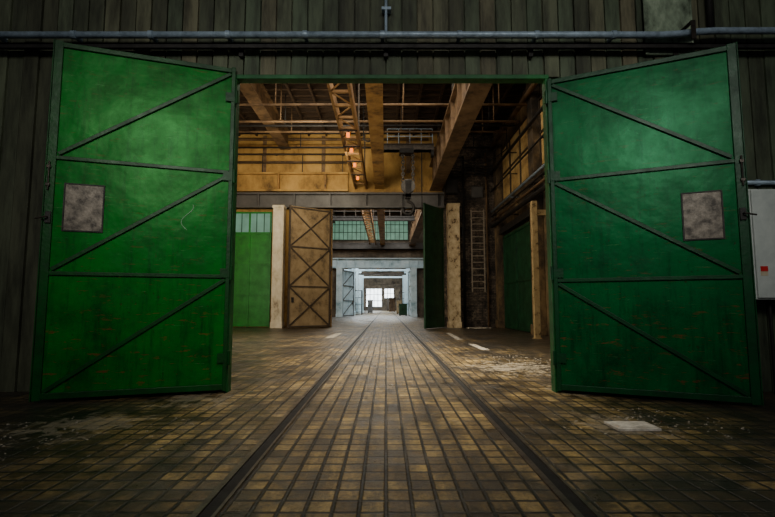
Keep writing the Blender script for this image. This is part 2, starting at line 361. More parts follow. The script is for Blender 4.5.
window(1, -4.8, -1.0, EY-.4, .9, 5.3, 4, 3, 'grey', 'sky2')
window(2, -5.8, 2.3, 46, 8.0, 10.4, 18, 3, 'dgreen', 'sky1')
window(5, -.4, 1.9, EY-.4, 3.0, 5.3, 3, 2, 'grey', 'sky2')

# ------------------------------------------------------------ track rails
for X, lab in ((-.965, 'dark steel track rail in the tiles, running nearer the brown cross-braced gate'), (1.08, 'dark steel track rail in the tiles, running nearer the ladder and brick wall')):
    root = thing('track_rail', lab, 'rail', (X, 0, 0), 0, 'track rails in the floor')
    MB().box(-.075, -1.5, -.05, -.035, EY-.5, .014).build('rail_head', 'rail', root)
    MB().box(.04, -1.5, -.05, .06, EY-.5, .012).build('guard_strip', 'rail', root)
    MB().box(-.035, -1.5, -.05, .04, EY-.5, .003).build('flangeway', 'groove', root)

# ------------------------------------------------------------ the big green gate leaves
def gate_leaf(label, hinge, end, top, s, sheet, fr, plate, chalk):
    h = Vector((hinge[0], hinge[1], 0)); e = Vector((end[0], end[1], 0)); L = (e-h).length; d = e-h
    root = thing('gate_leaf', label, 'gate', h, math.atan2(d.y, d.x), 'tall green front gate leaves')
    b0 = .05
    def bx(x0, y0, z0, x1, y1, z1): return MB().box(x0, y0*s, z0, x1, y1*s, z1)
    bx(.03, -.006, b0, L-.03, .006, top).build('sheet', sheet, root)
    z1, z2 = b0+(top-b0)*.338, b0+(top-b0)*.663
    bx(0, -.03, b0-.02, .05, .035, top+.02).build('stile', fr, root, .004)
    st = bx(L-.1, -.01, b0-.02, L, .03, top+.02); st.box(L-.012, -.07*s, b0-.02, L, .05*s, top+.02)
    st.build('stile', fr, root, .004)
    for z, hh in ((b0+.03, .07), (z1, .045), (z2, .045), (top-.03, .06)):
        bx(.05, 0, z-hh/2, L-.1, .034, z+hh/2).build('rail', fr, root, .004)
    for za, zb in ((b0+.06, z1-.025), (z1+.025, z2-.025), (z2+.025, top-.06)):
        MB().beam((L-.12, .018*s, za+.02), (.06, .018*s, zb-.02), .045, .036).build('brace', fr, root, .004)
    x0, x1, pz0, pz1 = plate
    p = bx(x0, .004, pz0, x1, .014, pz1).build('cover_plate', 'plate', root, .003); p['label'] = 'bare mottled steel cover plate'
    f = MB()
    for (a, c, a2, c2) in ((x0-.015, pz0-.015, x1+.015, pz0), (x0-.015, pz1, x1+.015, pz1+.015), (x0-.015, pz0, x0, pz1), (x1, pz0, x1+.015, pz1)): f.box(a, .004*s, c, a2, .02*s, c2)
    f.build('plate_frame', 'black', p)
    for z in (.45, 1.55, 2.85, 3.95):
        hg = MB().path([(-.02, .045*s, z-.09), (-.02, .045*s, z+.09)], .022, 12); hg.box(-.02, .03*s, z-.06, .12, .042*s, z+.06)
        hg.build('hinge', fr, root)
    lk = bx(L-.09, .03, 2.1, L-.03, .05, 2.24).build('lock_case', 'black', root, .004)
    MB().path([(L-.06, .05*s, 2.17), (L-.06, .09*s, 2.17), (L+.05, .09*s, 2.14)], .01, 8).build('handle', 'steel', lk)
    bt = MB().path([(L-.04, .045*s, 2.5), (L-.04, .045*s, 2.85)], .01, 8); bt.box(L-.06, .03*s, 2.55, L-.02, .06*s, 2.58).box(L-.06, .03*s, 2.77, L-.02, .06*s, 2.8)
    bt.build('bolt', 'steel', root)
    if chalk:
        pts = []
        for i in range(22):
            a = i/21
            pts.append((.54+.07*math.sin(a*5.2), .009*s, 2.1+.34*a))
        MB().path(pts, .004, 6).build('chalk_mark', 'chalk', root)
    return root
gate_leaf('tall green gate leaf with a chalk squiggle, standing open nearer the bright green inner door', (-2.07, 5.85), (-4.08, 5.2), 4.36, 1, 'gateL', 'frameL', (1.5, 1.9, 2.03, 2.59), True)
gate_leaf('tall bluish green gate leaf standing open in front of the off white electrical box', (2.22, 5.85), (4.15, 5.0), 4.2, -1, 'gateR', 'frameR', (1.48, 1.86, 1.91, 2.46), False)

# ------------------------------------------------------------ front wall fittings
root = thing('overhead_pipe', 'long pale blue grey steel pipe running across the board wall above both gates', 'pipe', (0, 5.74, 4.8))
MB().path([(-9, 0, 0), (3.75, 0, 0), (4.0, 0, .015), (4.25, 0, .045), (4.5, 0, .06), (9, 0, .06)], .045, 16).build('pipe_run', 'galv', root, smooth=True)
for i in range(9): MB().path([(-5.3+i*1.05-.03, 0, 0), (-5.3+i*1.05+.03, 0, 0)], .055, 16).box(-5.3+i*1.05-.02, .03, -.03, -5.3+i*1.05+.02, .14, .03).build('pipe_clamp', 'galv', root)
root = thing('iron_rail', 'thin dark iron angle rail along the board wall just under the pale pipe', 'rail', (0, 5.8, 4.67))
MB().box(-9, -.06, 0, 9, .075, .02).box(-9, -.06, -.05, 9, -.045, .02).build('angle', 'black', root)
for i in range(9): MB().box(-8+i*2-.03, .03, -.12, -8+i*2+.03, .075, 0).build('bracket', 'black', root)
root = thing('pipe_bracket', 'small steel bracket in front of the pipe above the bluish green gate leaf', 'bracket', (4.12, 5.65, 4.74))
MB().box(-.03, -.02, -.06, .03, -.005, .2).box(-.03, -.02, .19, .03, .23, .2).build('bracket_plate', 'steel', root)
rx = W(386, 10, 5.82).x
tag(MB().path([(rx, 5.8, 6.5), (rx, 5.8, 4.87)], .02, 10).box(rx-.06, 5.78, 5.2, rx+.07, 5.88, 5.24).build('drop_rod', 'galv'), 'grey steel rod dropping down the boards to the middle of the pale pipe', 'rod')
a = W(645, 55, 5.86); b = W(690, 0, 5.86)
tag(MB().box(a.x, 5.845, a.z, b.x, 5.88, 6.5).box(a.x, 5.835, a.z, a.x+.03, 5.88, 6.5).box(b.x-.03, 5.835, a.z, b.x, 5.88, 6.5).build('wall_panel', 'patch', bevel=.004), 'mildewed pale green panel fixed on the boards above the bluish green gate leaf', 'panel')
a = W(703, 30, 5.86)
tag(MB().path([(a.x+.1, 5.85, 6.5), (a.x+.1, 5.85, 4.95)], .045, 12).build('drain_pipe', 'black', smooth=True), 'black pipe running up the boards beside the mildewed pale panel', 'pipe')
# electrical box
root = thing('electrical_box', 'off white electrical box on the board wall, half hidden by a gate leaf', 'electrical box', (4.66, 5.55, 1.2))
MB().box(0, .04, 0, .8, .32, 1.42).build('body', 'box', root, .01)
dr = MB().box(.015, .015, .02, .785, .042, 1.4).build('door', 'box', root, .008)
MB().path([(.74, .02, .7), (.74, -.015, .7)], .02, 10).box(.73, -.03, .64, .75, -.012, .76).build('handle', 'black', dr)
MB().box(.06, .01, .3, .15, .016, .42).build('white_label', 'white', root)
MB().box(.06, .006, .355, .15, .011, .42).build('red_band', 'red', root)
for k in range(2): MB().path([(.1+.2*k, .2, 0), (.1+.2*k, .2, -1.2)], .02, 8).build('cable', 'black', root)
tag(MB().path([(4.3, 5.86, 2.78), (9, 5.86, 2.78)], .03, 10).box(5, 5.85, 2.74, 5.05, 5.895, 2.82).build('conduit_pipe', 'galv', smooth=True), 'thin pale conduit running along the boards just above the electrical box', 'conduit')

# ------------------------------------------------------------ floor marks
def quad_on_floor(name, pts, m, label, cat, group=None, z=.004):
    P = [G(*p) for p in pts]; o = MB()
    o.v = [(p.x, p.y, 0) for p in P]+[(p.x, p.y, z) for p in P]
    o.f = [(0, 1, 2, 3), (7, 6, 5, 4), (0, 1, 5, 4), (1, 2, 6, 5), (2, 3, 7, 6), (3, 0, 4, 7)]
    return tag(o.build(name, m), label, cat, group)
quad_on_floor('floor_line', [(325, 338), (333, 338), (343, 333), (337, 333)], 'paint', 'worn white painted dash on the tiles in front of the brown cross-braced gate', 'floor marking')
quad_on_floor('floor_line', [(446, 333), (450, 333), (463, 340), (457, 340)], 'paint', 'worn white painted dash on the tiles at the foot of the peeling pillar', 'floor marking')
quad_on_floor('floor_line', [(468, 344), (474, 344), (490, 350), (482, 350)], 'paint', 'worn white painted dash nearer the front, in line with the one by the pillar', 'floor marking')
c = G(632, 427); cpx, cpy = c.x, c.y
tag(MB().box(c.x-.2, c.y-.14, 0, c.x+.19, c.y+.13, .022).box(c.x-.16, c.y-.1, .022, c.x+.15, c.y+.09, .028).build('floor_plate', 'slab', bevel=.004), 'pale square cover plate lying on the floor in front of the bluish green gate leaf', 'plate')
def grit(name, cx, cy, rx, ry, n, smin, smax, label, avoid=None):
    g = MB(); c_ = 0
    while c_ < n:
        a = random.uniform(0, 6.28); r = math.sqrt(random.random())
        x = cx+rx*r*math.cos(a); y = cy+ry*r*math.sin(a)
        if avoid and avoid(x, y): continue
        c_ += 1
        q = random.uniform(smin, smax)*random.uniform(.4, 1); t = random.uniform(0, 6.28)
        k = random.randint(4, 6); nn = len(g.v); hh = q*random.uniform(.2, .6)
        for j in range(k):
            rr = q*random.uniform(.6, 1.1); g.v.append((x+rr*math.cos(t+6.28*j/k), y+rr*math.sin(t+6.28*j/k), 0))
        for j in range(k):
            vx, vy, _ = g.v[nn+j]; g.v.append((x+(vx-x)*.6, y+(vy-y)*.6, hh*random.uniform(.6, 1)))
        g.f.append(tuple(nn+j for j in range(k))); g.f.append(tuple(nn+k+j for j in range(k)))
        for j in range(k): g.f.append((nn+j, nn+(j+1) % k, nn+k+(j+1) % k, nn+k+j))
    return tag(g.build(name, 'rubble'), label, 'rubble', kind='stuff')
c = G(515, 364); grit('plaster_crumbs', c.x, c.y, 1.0, 1.6, 300, .006, .034, 'pale plaster crumbs scattered on the tiles just inside the doorway', lambda x, y: x < 1.25)
c = G(640, 425); grit('plaster_crumbs', c.x+.1, c.y+.1, .9, .6, 160, .005, .022, 'pale plaster crumbs scattered around the square cover plate', lambda x, y: abs(x-cpx) < .26 and abs(y-cpy) < .2)
c = G(70, 435); grit('plaster_crumbs', c.x, c.y, 1.2, .7, 140, .004, .02, 'pale plaster crumbs scattered below the gate leaf with the chalk mark')

# ------------------------------------------------------------ roof beams and girders
def ibeam(mb, x0, x1, z0, z1, y0, y1, tw=.1, tf=.08):
    xm = (x0+x1)/2
    return mb.box(xm-tw/2, y0, z0+tf, xm+tw/2, y1, z1-tf).box(x0, y0, z0, x1, y1, z0+tf).box(x0, y0, z1-tf, x1, y1, z1)
halls = [(WB+.01, 23.49), (23.91, 45.19), (46.41, 77.99)]
wh = ['in the nearest hall', 'in the second hall', 'in the distant third hall']
LX = -1.36; LW = .33
for hi, ((y0, y1), s) in enumerate(zip(halls, wh)):
    Ln = y1-y0
    hy = [Ln*q for q in (.2, .62, .9)]
    def hangers(root, x0, x1, z0):
        for Y in hy: MB().box(x0, Y-.03, z0, x1, Y+.03, 10.9).build('hanger', 'rustd', root)
    root = thing('steel_girder', 'ochre brown I-girder running lengthwise overhead near the middle '+s, 'girder', (0, y0, 0), 0, 'lengthwise middle girders')
    ibeam(MB(), -.6, -.1, 7.4, 8.1, 0, Ln).build('beam', 'orange', root); hangers(root, -.39, -.31, 8.1)
    root = thing('lattice_girder', 'narrow ochre lattice girder overhead beside the middle girder '+s, 'girder', (LX, y0, 7.4), 0, 'lengthwise lattice girders')
    for xx in (-LW, LW-.08): MB().box(xx, 0, 0, xx+.08, Ln, .45).build('chord', 'lattice', root)
    k = int(Ln/.9)
    rg = MB()
    for i in range(k): rg.box(-LW, .3+i*.9, .02, LW, .38+i*.9, .1)
    for i in range(k-1): rg.beam((-LW+.03 if i % 2 else LW-.03, .34+i*.9, .06), (LW-.03 if i % 2 else -LW+.03, 1.24+i*.9, .06), .05, .03, (0, 0, 1))
    rg.build('lacing', 'lattice', root)
    for Y in hy: MB().box(LW-.07, Y-.03, .4, LW-.01, Y+.03, 3.5).build('hanger', 'rustd', root)
    root = thing('runway_girder', 'deep brown crane runway girder on the brick wall side '+s, 'girder', (0, y0, 0), 0, 'deep brown runway girders')
    ibeam(MB(), 2.35, 2.98, 7.3, 8.7, 0, Ln, .3).build('beam', 'brown', root)
    for i in range(int(Ln/1.5)): MB().box(2.38, .7+i*1.5, 7.38, 2.95, .76+i*1.5, 8.62).build('stiffener', 'brown', root)
    hangers(root, 2.6, 2.72, 8.7)
    root = thing('roof_girder', 'brown roof girder high on the white pillar side '+s, 'girder', (0, y0, 0), 0, 'high brown roof girders')
    ibeam(MB(), -5.75, -5.2, 9.6, 10.5, 0, Ln, .25).build('beam', 'brown', root); hangers(root, -5.53, -5.43, 10.5)
for i in range(14):
    Y = 15.7+i*.57
    tag(MB().box(-9, Y-.06, 10.5, RX, Y+.06, 10.9).build('roof_joist', 'wood'), 'dark timber joist crossing under the roof of the nearest hall', 'roof joist', 'timber roof joists')
for i in range(15):
    X = -8+i*.95
    if -5.9 < X < -5.0: continue
    tag(MB().box(X-.05, 12, 10.36, X+.05, 23.49, 10.5).build('roof_purlin', 'wood'), 'slim timber purlin running lengthwise under the roof joists', 'roof purlin', 'slim roof purlins')
for i in range(5):
    Y = 27+i*4.2
    tag(MB().box(-9, Y-.12, 10.52, RX, Y+.12, 10.9).build('roof_joist', 'wood'), 'dark timber beam crossing under the roof of the second hall', 'roof joist', 'roof beams of the second hall')
for i in range(4):
    Y = 50+i*7
    root = thing('portal_frame', 'steel portal frame spanning the distant hall, '+('nearest', 'second nearest', 'third nearest', 'farthest')[i]+' of four', 'frame', (0, Y, 0), 0, 'portal frames of the distant hall')
    MB().box(-5.4, -.15, 5.6, 4.65, .15, 5.85).build('beam', 'pale' if i % 2 else 'steel', root)
    for X in (-5.4, 4.35): MB().box(X, -.15, 0, X+.3, .15, 5.6).build('post', 'pale', root)
for k, (Y, z, mm, lab) in enumerate(((17.0, 9.1, 'brown', 'thin brown pipe crossing under the roof, nearest of five cross pipes'), (17.9, 8.8, 'brown', 'thin brown pipe crossing under the roof, second nearest of five cross pipes'), (18.7, 8.95, 'black', 'thin black pipe crossing under the roof, middle one of five cross pipes'), (20.0, 9.2, 'brown', 'thin brown pipe crossing under the roof, second farthest of five cross pipes'), (22.2, 9.25, 'black', 'thin black pipe crossing under the roof, farthest of five cross pipes'))):
    p = MB().path([(-8.99, Y, z), (RX-.5, Y, z)], .05, 8)
    for X in (-4.4, .7, 4.5): p.box(X-.02, Y-.02, z, X+.02, Y+.02, 10.4)
    tag(p.build('cross_pipe', mm, smooth=True), lab, 'pipe', 'cross pipes under the roof')
for k, (xa, xb, Y, zt) in enumerate(((-1.0, -.6, 19.12, 8.5), (3.0, 6.0, 21.4, 8.9))):
    pts = [(xa+(xb-xa)*i/14, Y, zt-.9*math.sin(math.pi*i/14)*(xb-xa)/3.5) for i in range(15)]
    tag(MB().path([(xa, Y, 10.55)]+pts+[(xb, Y, 10.55)], .028, 8).build('slack_cable', 'black'), 'black slack cable drooping under the roof '+('between lattice girder and middle girder', 'between runway girder and side wall')[k], 'cable', 'slack cables under the roof')
for k, Y in enumerate((15.4, 17.0, 18.8, 20.8)):
    lab = 'small amber lamp under the lattice girder, '+('nearest', 'second nearest', 'second farthest', 'farthest')[k]+' of the row of four'
    root = thing('warning_lamp', lab, 'lamp', (LX, Y, 7.4), 0, 'amber lamps under the lattice girder')
    MB().box(-LW, -.05, -.02, LW, .05, 0).path([(0, 0, -.02), (0, 0, -.1)], .035, 10).build('socket', 'black', root)
    MB().path([(0, 0, -.1), (0, 0, -.12), (0, 0, -.22), (0, 0, -.25)], .065, 10).build('lamp_glass', 'amber', root)
# crane bridge
root = thing('crane_bridge', 'overhead crane bridge with pale handrail crossing between the middle and runway girders', 'crane', (0, 21, 8.1))
MB().box(-.35, 0, .6, 2.34, .35, .9).box(-.35, -.05, .6, 2.34, .4, .65).box(-.35, -.05, .85, 2.34, .4, .9).build('bridge_beam', 'steel', root)
MB().box(-.35, 0, 0.005, -.12, .35, .6).build('end_carriage', 'black', root)
MB().box(2.2, 0, .3, 2.34, .35, .6).build('end_carriage', 'black', root)
rl = MB()
for i in range(5): rl.box(.05+i*.55, -.045, .9, .08+i*.55, -.02, 1.65)
for z in (1.25, 1.62): rl.box(.05, -.045, z, 2.28, -.02, z+.03)
rl.build('handrail', 'galv', root)
MB().box(.65, -.25, .36, 1.35, .25, .6).build('trolley', 'black', root, .02)
hp = W(408, 172, 20.9)
root = thing('crane_hook', 'dark steel crane hook block with pulley hanging on chains above the inner gateway', 'crane hook', (hp.x, 20.9, 0))
zt = 8.4; zb = W(408, 179, 20.9).z
for k in (-.24, .24):
    ch = MB(); z = zt-.05; i = 0
    while z > zb-.35: ch.link((k, 0, z), .06, .1, .028, i % 2); z -= .15; i += 1
    ch.build('chain', 'hooksteel', root)
MB().path([(0, -.1, zb-.36), (0, .1, zb-.36)], .34, 24).build('sheave', 'hooksteel', root)
MB().path([(0, -.16, zb-.36), (0, .16, zb-.36)], .12, 16).build('sheave_pin', 'black', root)
MB().box(-.14, -.14, zb-.92, .14, -.1, zb-.1).box(-.14, .1, zb-.92, .14, .14, zb-.1).box(-.14, -.14, zb-.96, .14, .14, zb-.74).build('block', 'black', root, .01)
pts = [(0, 0, zb-.92), (0, 0, zb-1.12)]+[(.27*math.sin(a), 0, zb-1.43+.31*math.cos(a)) for a in [math.radians(q) for q in range(20, 281, 20)]]
MB().path(pts, .08, 10).build('hook', 'black', root, smooth=True)
tag(MB().path([(1.75, 21.2, W(413, 213, 20.7).z), (1.75, 21.2, 8.7)], .025, 8).build('control_cable', 'black'), 'thin black control cable hanging beside the crane hook', 'cable')

# ------------------------------------------------------------ second wall
zl0 = W(300, 208, 23.2).z; zl1 = W(300, 193, 23.2).z
root = thing('lintel_beam', 'long grey riveted steel lintel beam across the top of the inner gateway', 'beam', (0, 23.05, zl0))
hz = zl1-zl0
MB().box(-9, 0, 0, 3.1, .44, .09).box(-9, 0, hz-.09, 3.1, .44, hz).box(-9, .2, 0, 3.1, .44, hz).build('plate', 'grey', root)
for i in range(7): MB().box(-8.7+i*1.9, .03, .09, -8.64+i*1.9, .22, hz-.09).build('stiffener', 'grey', root)
za = W(300, 191, 23.2).z; zb_ = W(300, 172, 23.2).z
root = thing('crane_track_beam', 'deep ochre plate beam with upright stiffeners, just above the grey lintel', 'beam', (0, 23.49, 0))
MB().box(-9, -.3, za, -2.05, 0, za+.1).box(-9, -.3, zb_-.1, -2.05, 0, zb_).box(-9, -.12, za+.1, -2.05, 0, zb_-.1).build('plate', 'ochre', root)
for i in range(3): MB().box(-8.3+i*2.5, -.28, za+.1, -8.22+i*2.5, -.1, zb_-.1).build('stiffener', 'orange', root)
root = thing('wall_handrail', 'thin dark handrail along the top of the ochre plate beam', 'handrail', (0, 23.22, zb_))
for i in range(4): MB().box(-8.8+i*2.15, -.03, 0, -8.76+i*2.15, .02, .98).build('post', 'rustd', root)
for z in (.48, .95): MB().box(-9, -.03, z, -2.1, .02, z+.045).build('rail', 'rustd', root)
names = ['thin black pipe, topmost on the ochre wall', 'brown pipe on the ochre wall, second from the top', 'thick ochre brown pipe on the ochre wall, third from the top', 'thin dark pipe on the ochre wall, fourth from the top', 'brown pipe on the ochre wall, lowest, behind the handrail']
for k, (py, rr, mm) in enumerate(((133, .05, 'black'), (139, .07, 'brown'), (146, .1, 'orange'), (154, .05, 'black'), (162, .07, 'brown'))):
    z = W(300, py, 23.3).z; xe = 2.3 if k < 3 else -2.1
    tag(MB().path([(-8.99, 23.36, z), (xe, 23.36, z)], rr, 10).box(-6, 23.36, z-.04, -5.9, 23.49, z+.04).box(-2.4, 23.36, z-.04, -2.3, 23.49, z+.04).build('wall_pipe', mm, smooth=True), names[k], 'pipe', 'pipes on the ochre wall')
for X in (-6.6, -3.4, 1.2):
    tag(MB().box(X-.1, 23.44, zb_+.02, X+.1, 23.49, 10.36).build('wall_post', 'brown'), 'upright brown steel post on the ochre wall under the roof', 'post', 'steel posts on the ochre wall')
def plain_leaf(name, label, hinge, end, top, s, sheet, bars, cross, rows=3, bw=.1, group=None):
    h = Vector((hinge[0], hinge[1], 0)); e = Vector((end[0], end[1], 0)); L = (e-h).length; d = e-h
    root = thing(name, label, 'gate', h, math.atan2(d.y, d.x), group)
    MB().box(.02, -.01, .03, L-.02, .01, top).build('sheet', sheet, root)
    for x0 in (0, L-bw): MB().box(x0, -.03*s, .02, x0+bw, .06*s, top+.02).build('stile', bars, root)
    zs = [.1+(top-.18)*i/rows for i in range(rows+1)]
    for z in zs: MB().box(bw, 0, z-bw*.4, L-bw, .055*s, z+bw*.4).build('rail', bars, root)
    for a, b in zip(zs, zs[1:]):
        MB().beam((bw, .03*s, a+.04), (L-bw, .03*s, b-.04), bw*.8, .04).build('brace', bars, root)
        if cross: MB().beam((bw, .033*s, b-.04), (L-bw, .033*s, a+.04), bw*.8, .04).build('brace', bars, root)
    MB().box(L-.3, .01*s, 1.3, L-.18, .07*s, 1.55).build('lock_case', 'black', root)
    for z in (.8, top*.5, top-.7): MB().path([(0, .06*s, z-.15), (0, .06*s, z+.15)], .05, 8).build('hinge', bars, root)
    return root
n_ = W(287, 329, 21.9)
plain_leaf('inner_gate_leaf', 'weathered brown sheeted gate leaf with crossed bracing, open beside the white pillar', (-2.92, 23.2), (n_.x, 21.9), 6.16, 1, 'rust', 'rustb', True, 3, .085)
n_ = W(425, 329, 21.6)
plain_leaf('inner_gate_leaf', 'dark green gate leaf seen almost edge on beside the peeling pillar', (3.0, 23.0), (n_.x, 21.6), 6.2, -1, 'dgreen', 'dgreen', False)
root = thing('green_door', 'bright green tall metal door with small panes on top, next to the white pillar', 'door', (W(236, 300, 23.4).x-.6, 23.4, 0))
gx = W(270, 300, 23.4).x-root.location.x
MB().box(0, 0, .05, gx, .08, 5.0).build('panel', 'bgreen', root)
for xx in (0, gx*.5, gx-.08): MB().box(xx, -.04, .02, xx+.08, .02, 6.1).build('stile', 'bgreen', root)
for z in (.05, 1.7, 3.3, 4.95, 6.05): MB().box(0, -.035, z, gx, .02, z+.09).build('rail', 'bgreen', root)
MB().box(0, .0, 5.03, gx, .06, 6.06).build('pane', 'sky1', root)
for i in range(1, 6): MB().box(gx*i/6-.02, -.02, 5.03, gx*i/6+.02, .02, 6.06).build('glazing_bar', 'dgreen', root)
def pillar(name, label, px0, px1, Y, top, m, cat='pillar', group=None, depth=.6):
    a = W(px0, 300, Y).x; b = W(px1, 300, Y).x
    root = thing(name, label, cat, ((a+b)/2, Y+depth/2, 0), 0, group); hw = (b-a)/2
    MB().box(-hw, -depth/2, 0, hw, depth/2, top).build('shaft', m, root, .03)
    MB().box(-hw-.03, -depth/2-.03, 0, hw+.03, depth/2, .3).build('base', m, root, .015)
    MB().box(-hw-.025, -depth/2-.025, top-.15, hw+.025, depth/2, top).build('capital', m, root, .01)
    return root
pillar('white_pillar', 'slim stained cream white square pillar between the bright green door and the brown cross-braced gate', 271, 282, 22.5, zl0, 'white', depth=.5)
pillar('peeling_pillar', 'narrow pale pillar with peeling paint in front of the sooty brick wall', 449, 461, 22.88, 6.5, 'peel')
# ladder
root = thing('wall_ladder', 'tall steel ladder fixed on the sooty brick wall beside the black upright pipe', 'ladder', (W(479, 300, 23.2).x, 23.2, 0))
z0 = W(479, 292, 23.3).z; z1 = W(479, 210, 23.3).z
for xx in (-.36, .3): MB().box(xx, -.03, z0, xx+.06, .03, z1).build('stile', 'ladder', root)
for i in range(13): MB().path([(-.34, 0, z0+.2+i*(z1-z0-.3)/12), (.34, 0, z0+.2+i*(z1-z0-.3)/12)], .028, 8).build('rung', 'ladder', root)
for z in (z0+.5, z1-.5):
    for xx in (-.35, .31): MB().box(xx, .0, z, xx+.04, .3, z+.05).build('standoff', 'ladder', root)
tag(MB().box(3.2, 23.2, 7.1, 3.85, 23.49, 7.9).box(3.25, 23.17, 7.15, 3.8, 23.2, 7.85).build('wall_duct', 'black', bevel=.02), 'dark box on the brick wall above the peeling pillar, below the runway girder', 'duct')
tag(MB().path([(4.15, 23.4, 0), (4.15, 23.4, 9.2)], .07, 10).box(4.1, 23.4, 3, 4.2, 23.49, 3.1).box(4.1, 23.4, 6, 4.2, 23.49, 6.1).build('down_pipe', 'black', smooth=True), 'black upright pipe on the brick wall between peeling pillar and ladder', 'pipe')
tag(MB().path([(5.4, 23.42, 0), (5.4, 23.42, 9.4)], .05, 10).box(5.37, 23.42, 3, 5.43, 23.49, 3.1).box(5.37, 23.42, 7, 5.43, 23.49, 7.1).build('riser_pipe', 'brown', smooth=True), 'brown upright pipe on the brick wall between ladder and corner pier', 'pipe')
tag(MB().box(4.6, 23.28, 6.9, 5.2, 23.5, 7.5).box(4.63, 23.25, 6.94, 5.17, 23.28, 7.46).box(5.1, 23.22, 7.15, 5.13, 23.25, 7.25).build('junction_box', 'grey', bevel=.01), 'grey junction box high on the brick wall above the ladder', 'junction box')
root = thing('cable_run', 'bundle of dark cables strung high across the brick wall under the runway girder', 'cables', (3.2, 23.28, 8.7))
for k in range(4): MB().path([(0, 0, -.16*k), (.7, 0, -.1-.16*k), (1.4, 0, -.05-.16*k), (2.1, 0, -.14-.16*k), (2.8, 0, -.16*k)], .03, 8).build('cable', 'black', root)
for X in (0, 1.6, 2.8): MB().box(X-.03, -.03, -.56, X+.03, .21, .06).build('clip', 'steel', root)
a = W(470, 328, 22.6); grit('brick_rubble', a.x+.2, 22.6, .9, .6, 90, .03, .14, 'heap of pale broken plaster at the foot of the brick wall', lambda x, y: x < a.x-.1 or y > 23.2)

# ------------------------------------------------------------ right wall of the nearest hall
for Y, lab in ((14.6, 'sooty ochre wall pier nearest the front gateway'), (17.2, 'sooty ochre wall pier between the nearest pier and the dark green side door'), (22.9, 'sooty ochre wall pier in the corner past the dark green side door')):
    tag(MB().box(RX-.35, Y-.3, 0, RX-.01, Y+.3, 10.36).box(RX-.42, Y-.36, 0, RX-.01, Y+.36, .4).box(RX-.45, Y-.36, 9.6, RX-.01, Y+.36, 9.9).build('wall_pier', 'soot', bevel=.02), lab, 'pier', 'piers on the side wall')
root = thing('side_door', 'dark green sliding side door in the wall facing the tracks', 'door', (RX-.1, 18.0, 0))
MB().box(-.02, 0, .03, .06, 4.3, 4.6).build('panel', 'dgreen', root)
for z in (.05, 2.2, 4.5): MB().box(-.06, 0, z, .0, 4.3, z+.12).build('rail', 'dgreen', root)
for y in (0, 2.1, 4.2): MB().box(-.06, y, .02, 0, y+.1, 4.6).build('stile', 'dgreen', root)
tag(MB().box(RX-.3, 17.6, 4.75, RX-.001, 22.4, 5.05).box(RX-.34, 17.6, 4.73, RX-.28, 22.4, 4.82).build('door_track', 'black'), 'dark steel track above the dark green side door', 'track')
for k, (z, rr, mm, lab) in enumerate(((5.3, .09, 'black', 'thick black pipe along the side wall, lowest of seven'), (5.6, .05, 'brown', 'thin brown pipe along the side wall, second lowest of seven'), (5.85, .04, 'black', 'thin black pipe along the side wall, third from below of seven'), (6.1, .05, 'galv', 'thin grey pipe along the side wall, middle one of seven'), (7.2, .04, 'black', 'thin black pipe across the lower side wall panels, third from above'), (8.2, .07, 'black', 'black pipe across the upper side wall panels, second from above'), (9.5, .1, 'brown', 'thick brown pipe along the side wall, topmost of seven'))):
    p = MB().path([(RX-.48, WB+.02, z), (RX-.48, 23.2, z)], rr, 12)
    for Y in (9, 12, 15.6, 20): p.box(RX-.49, Y-.02, z-.02, RX-.01, Y+.02, z+.02)
    tag(p.build('wall_pipe', mm, smooth=True), lab, 'pipe', 'pipes along the side wall')
def side_window(n, ys, z0, z1):
    wf = MB()
    for Y in ys: wf.box(RX-.1, Y-.035, z0, RX, Y+.035, z1)
    for i in range(3): z = z0+(z1-z0)*i/2; wf.box(RX-.1, ys[0]-.035, z-.035, RX, ys[-1]+.035, z+.035)
    o = struct(wf.build('window_%d' % n, 'rustd')); MB().box(RX-.04, ys[0], z0, RX-.01, ys[-1], z1).build('pane', 'cream', o)
side_window(3, (17.7, 19.4, 21.0, 22.5), 6.5, 9.2)
side_window(4, (15.0, 16.8), 6.5, 9.2)
tag(MB().box(5.12, 15.3, 0, 5.3, 15.5, 4.8).box(5.3, 15.36, 4.3, 6.09, 15.46, 4.5).box(5.09, 15.27, 0, 5.33, 15.53, .03).build('steel_post', 'yellow'), 'slim dirty pale yellow post standing in front of the dark green side door', 'post')
tag(MB().box(5.6, 13.95, 1.2, 5.85, 14.15, 1.9).box(5.58, 13.93, 1.86, 5.87, 14.25, 1.92).box(5.65, 14.1, 1.4, 6.09, 14.25, 1.7).build('switch_box', 'box', bevel=.01), 'small grey switch box on the side wall by the nearest ochre pier', 'switch box')

# ------------------------------------------------------------ second and third halls
z0 = W(376, 268, 45.6).z; z1 = W(376, 258, 45.6).z
root = thing('lintel_beam', 'pale blue white lintel band over the distant second opening', 'beam', (0, 45.5, z0))
MB().box(-8, .25, 0, 5, .49, z1-z0).box(-8, 0, 0, 5, .49, .12).box(-8, 0, z1-z0-.1, 5, .49, z1-z0).build('plate', 'pale', root)
for i in range(14): MB().box(-7.8+i*.92, .05, .12, -7.74+i*.92, .27, z1-z0-.1).build('stiffener', 'pale', root)
z2 = W(376, 249, 45.4).z; z3 = W(376, 243, 45.4).z
tag(MB().box(-8.99, 45.3, z2, RX-.01, 45.99, z3).box(-8.99, 45.2, z2, RX-.01, 45.99, z2+.1).box(-8.99, 45.2, z3-.1, RX-.01, 45.99, z3).build('crane_beam', 'grey'), 'grey crane beam crossing above the pale lintel band', 'beam')
pillar('pale_pillar', 'slim pale pillar at the distant opening on the brown gate side', 336, 342, 45.1, z0, 'pale', depth=.8)
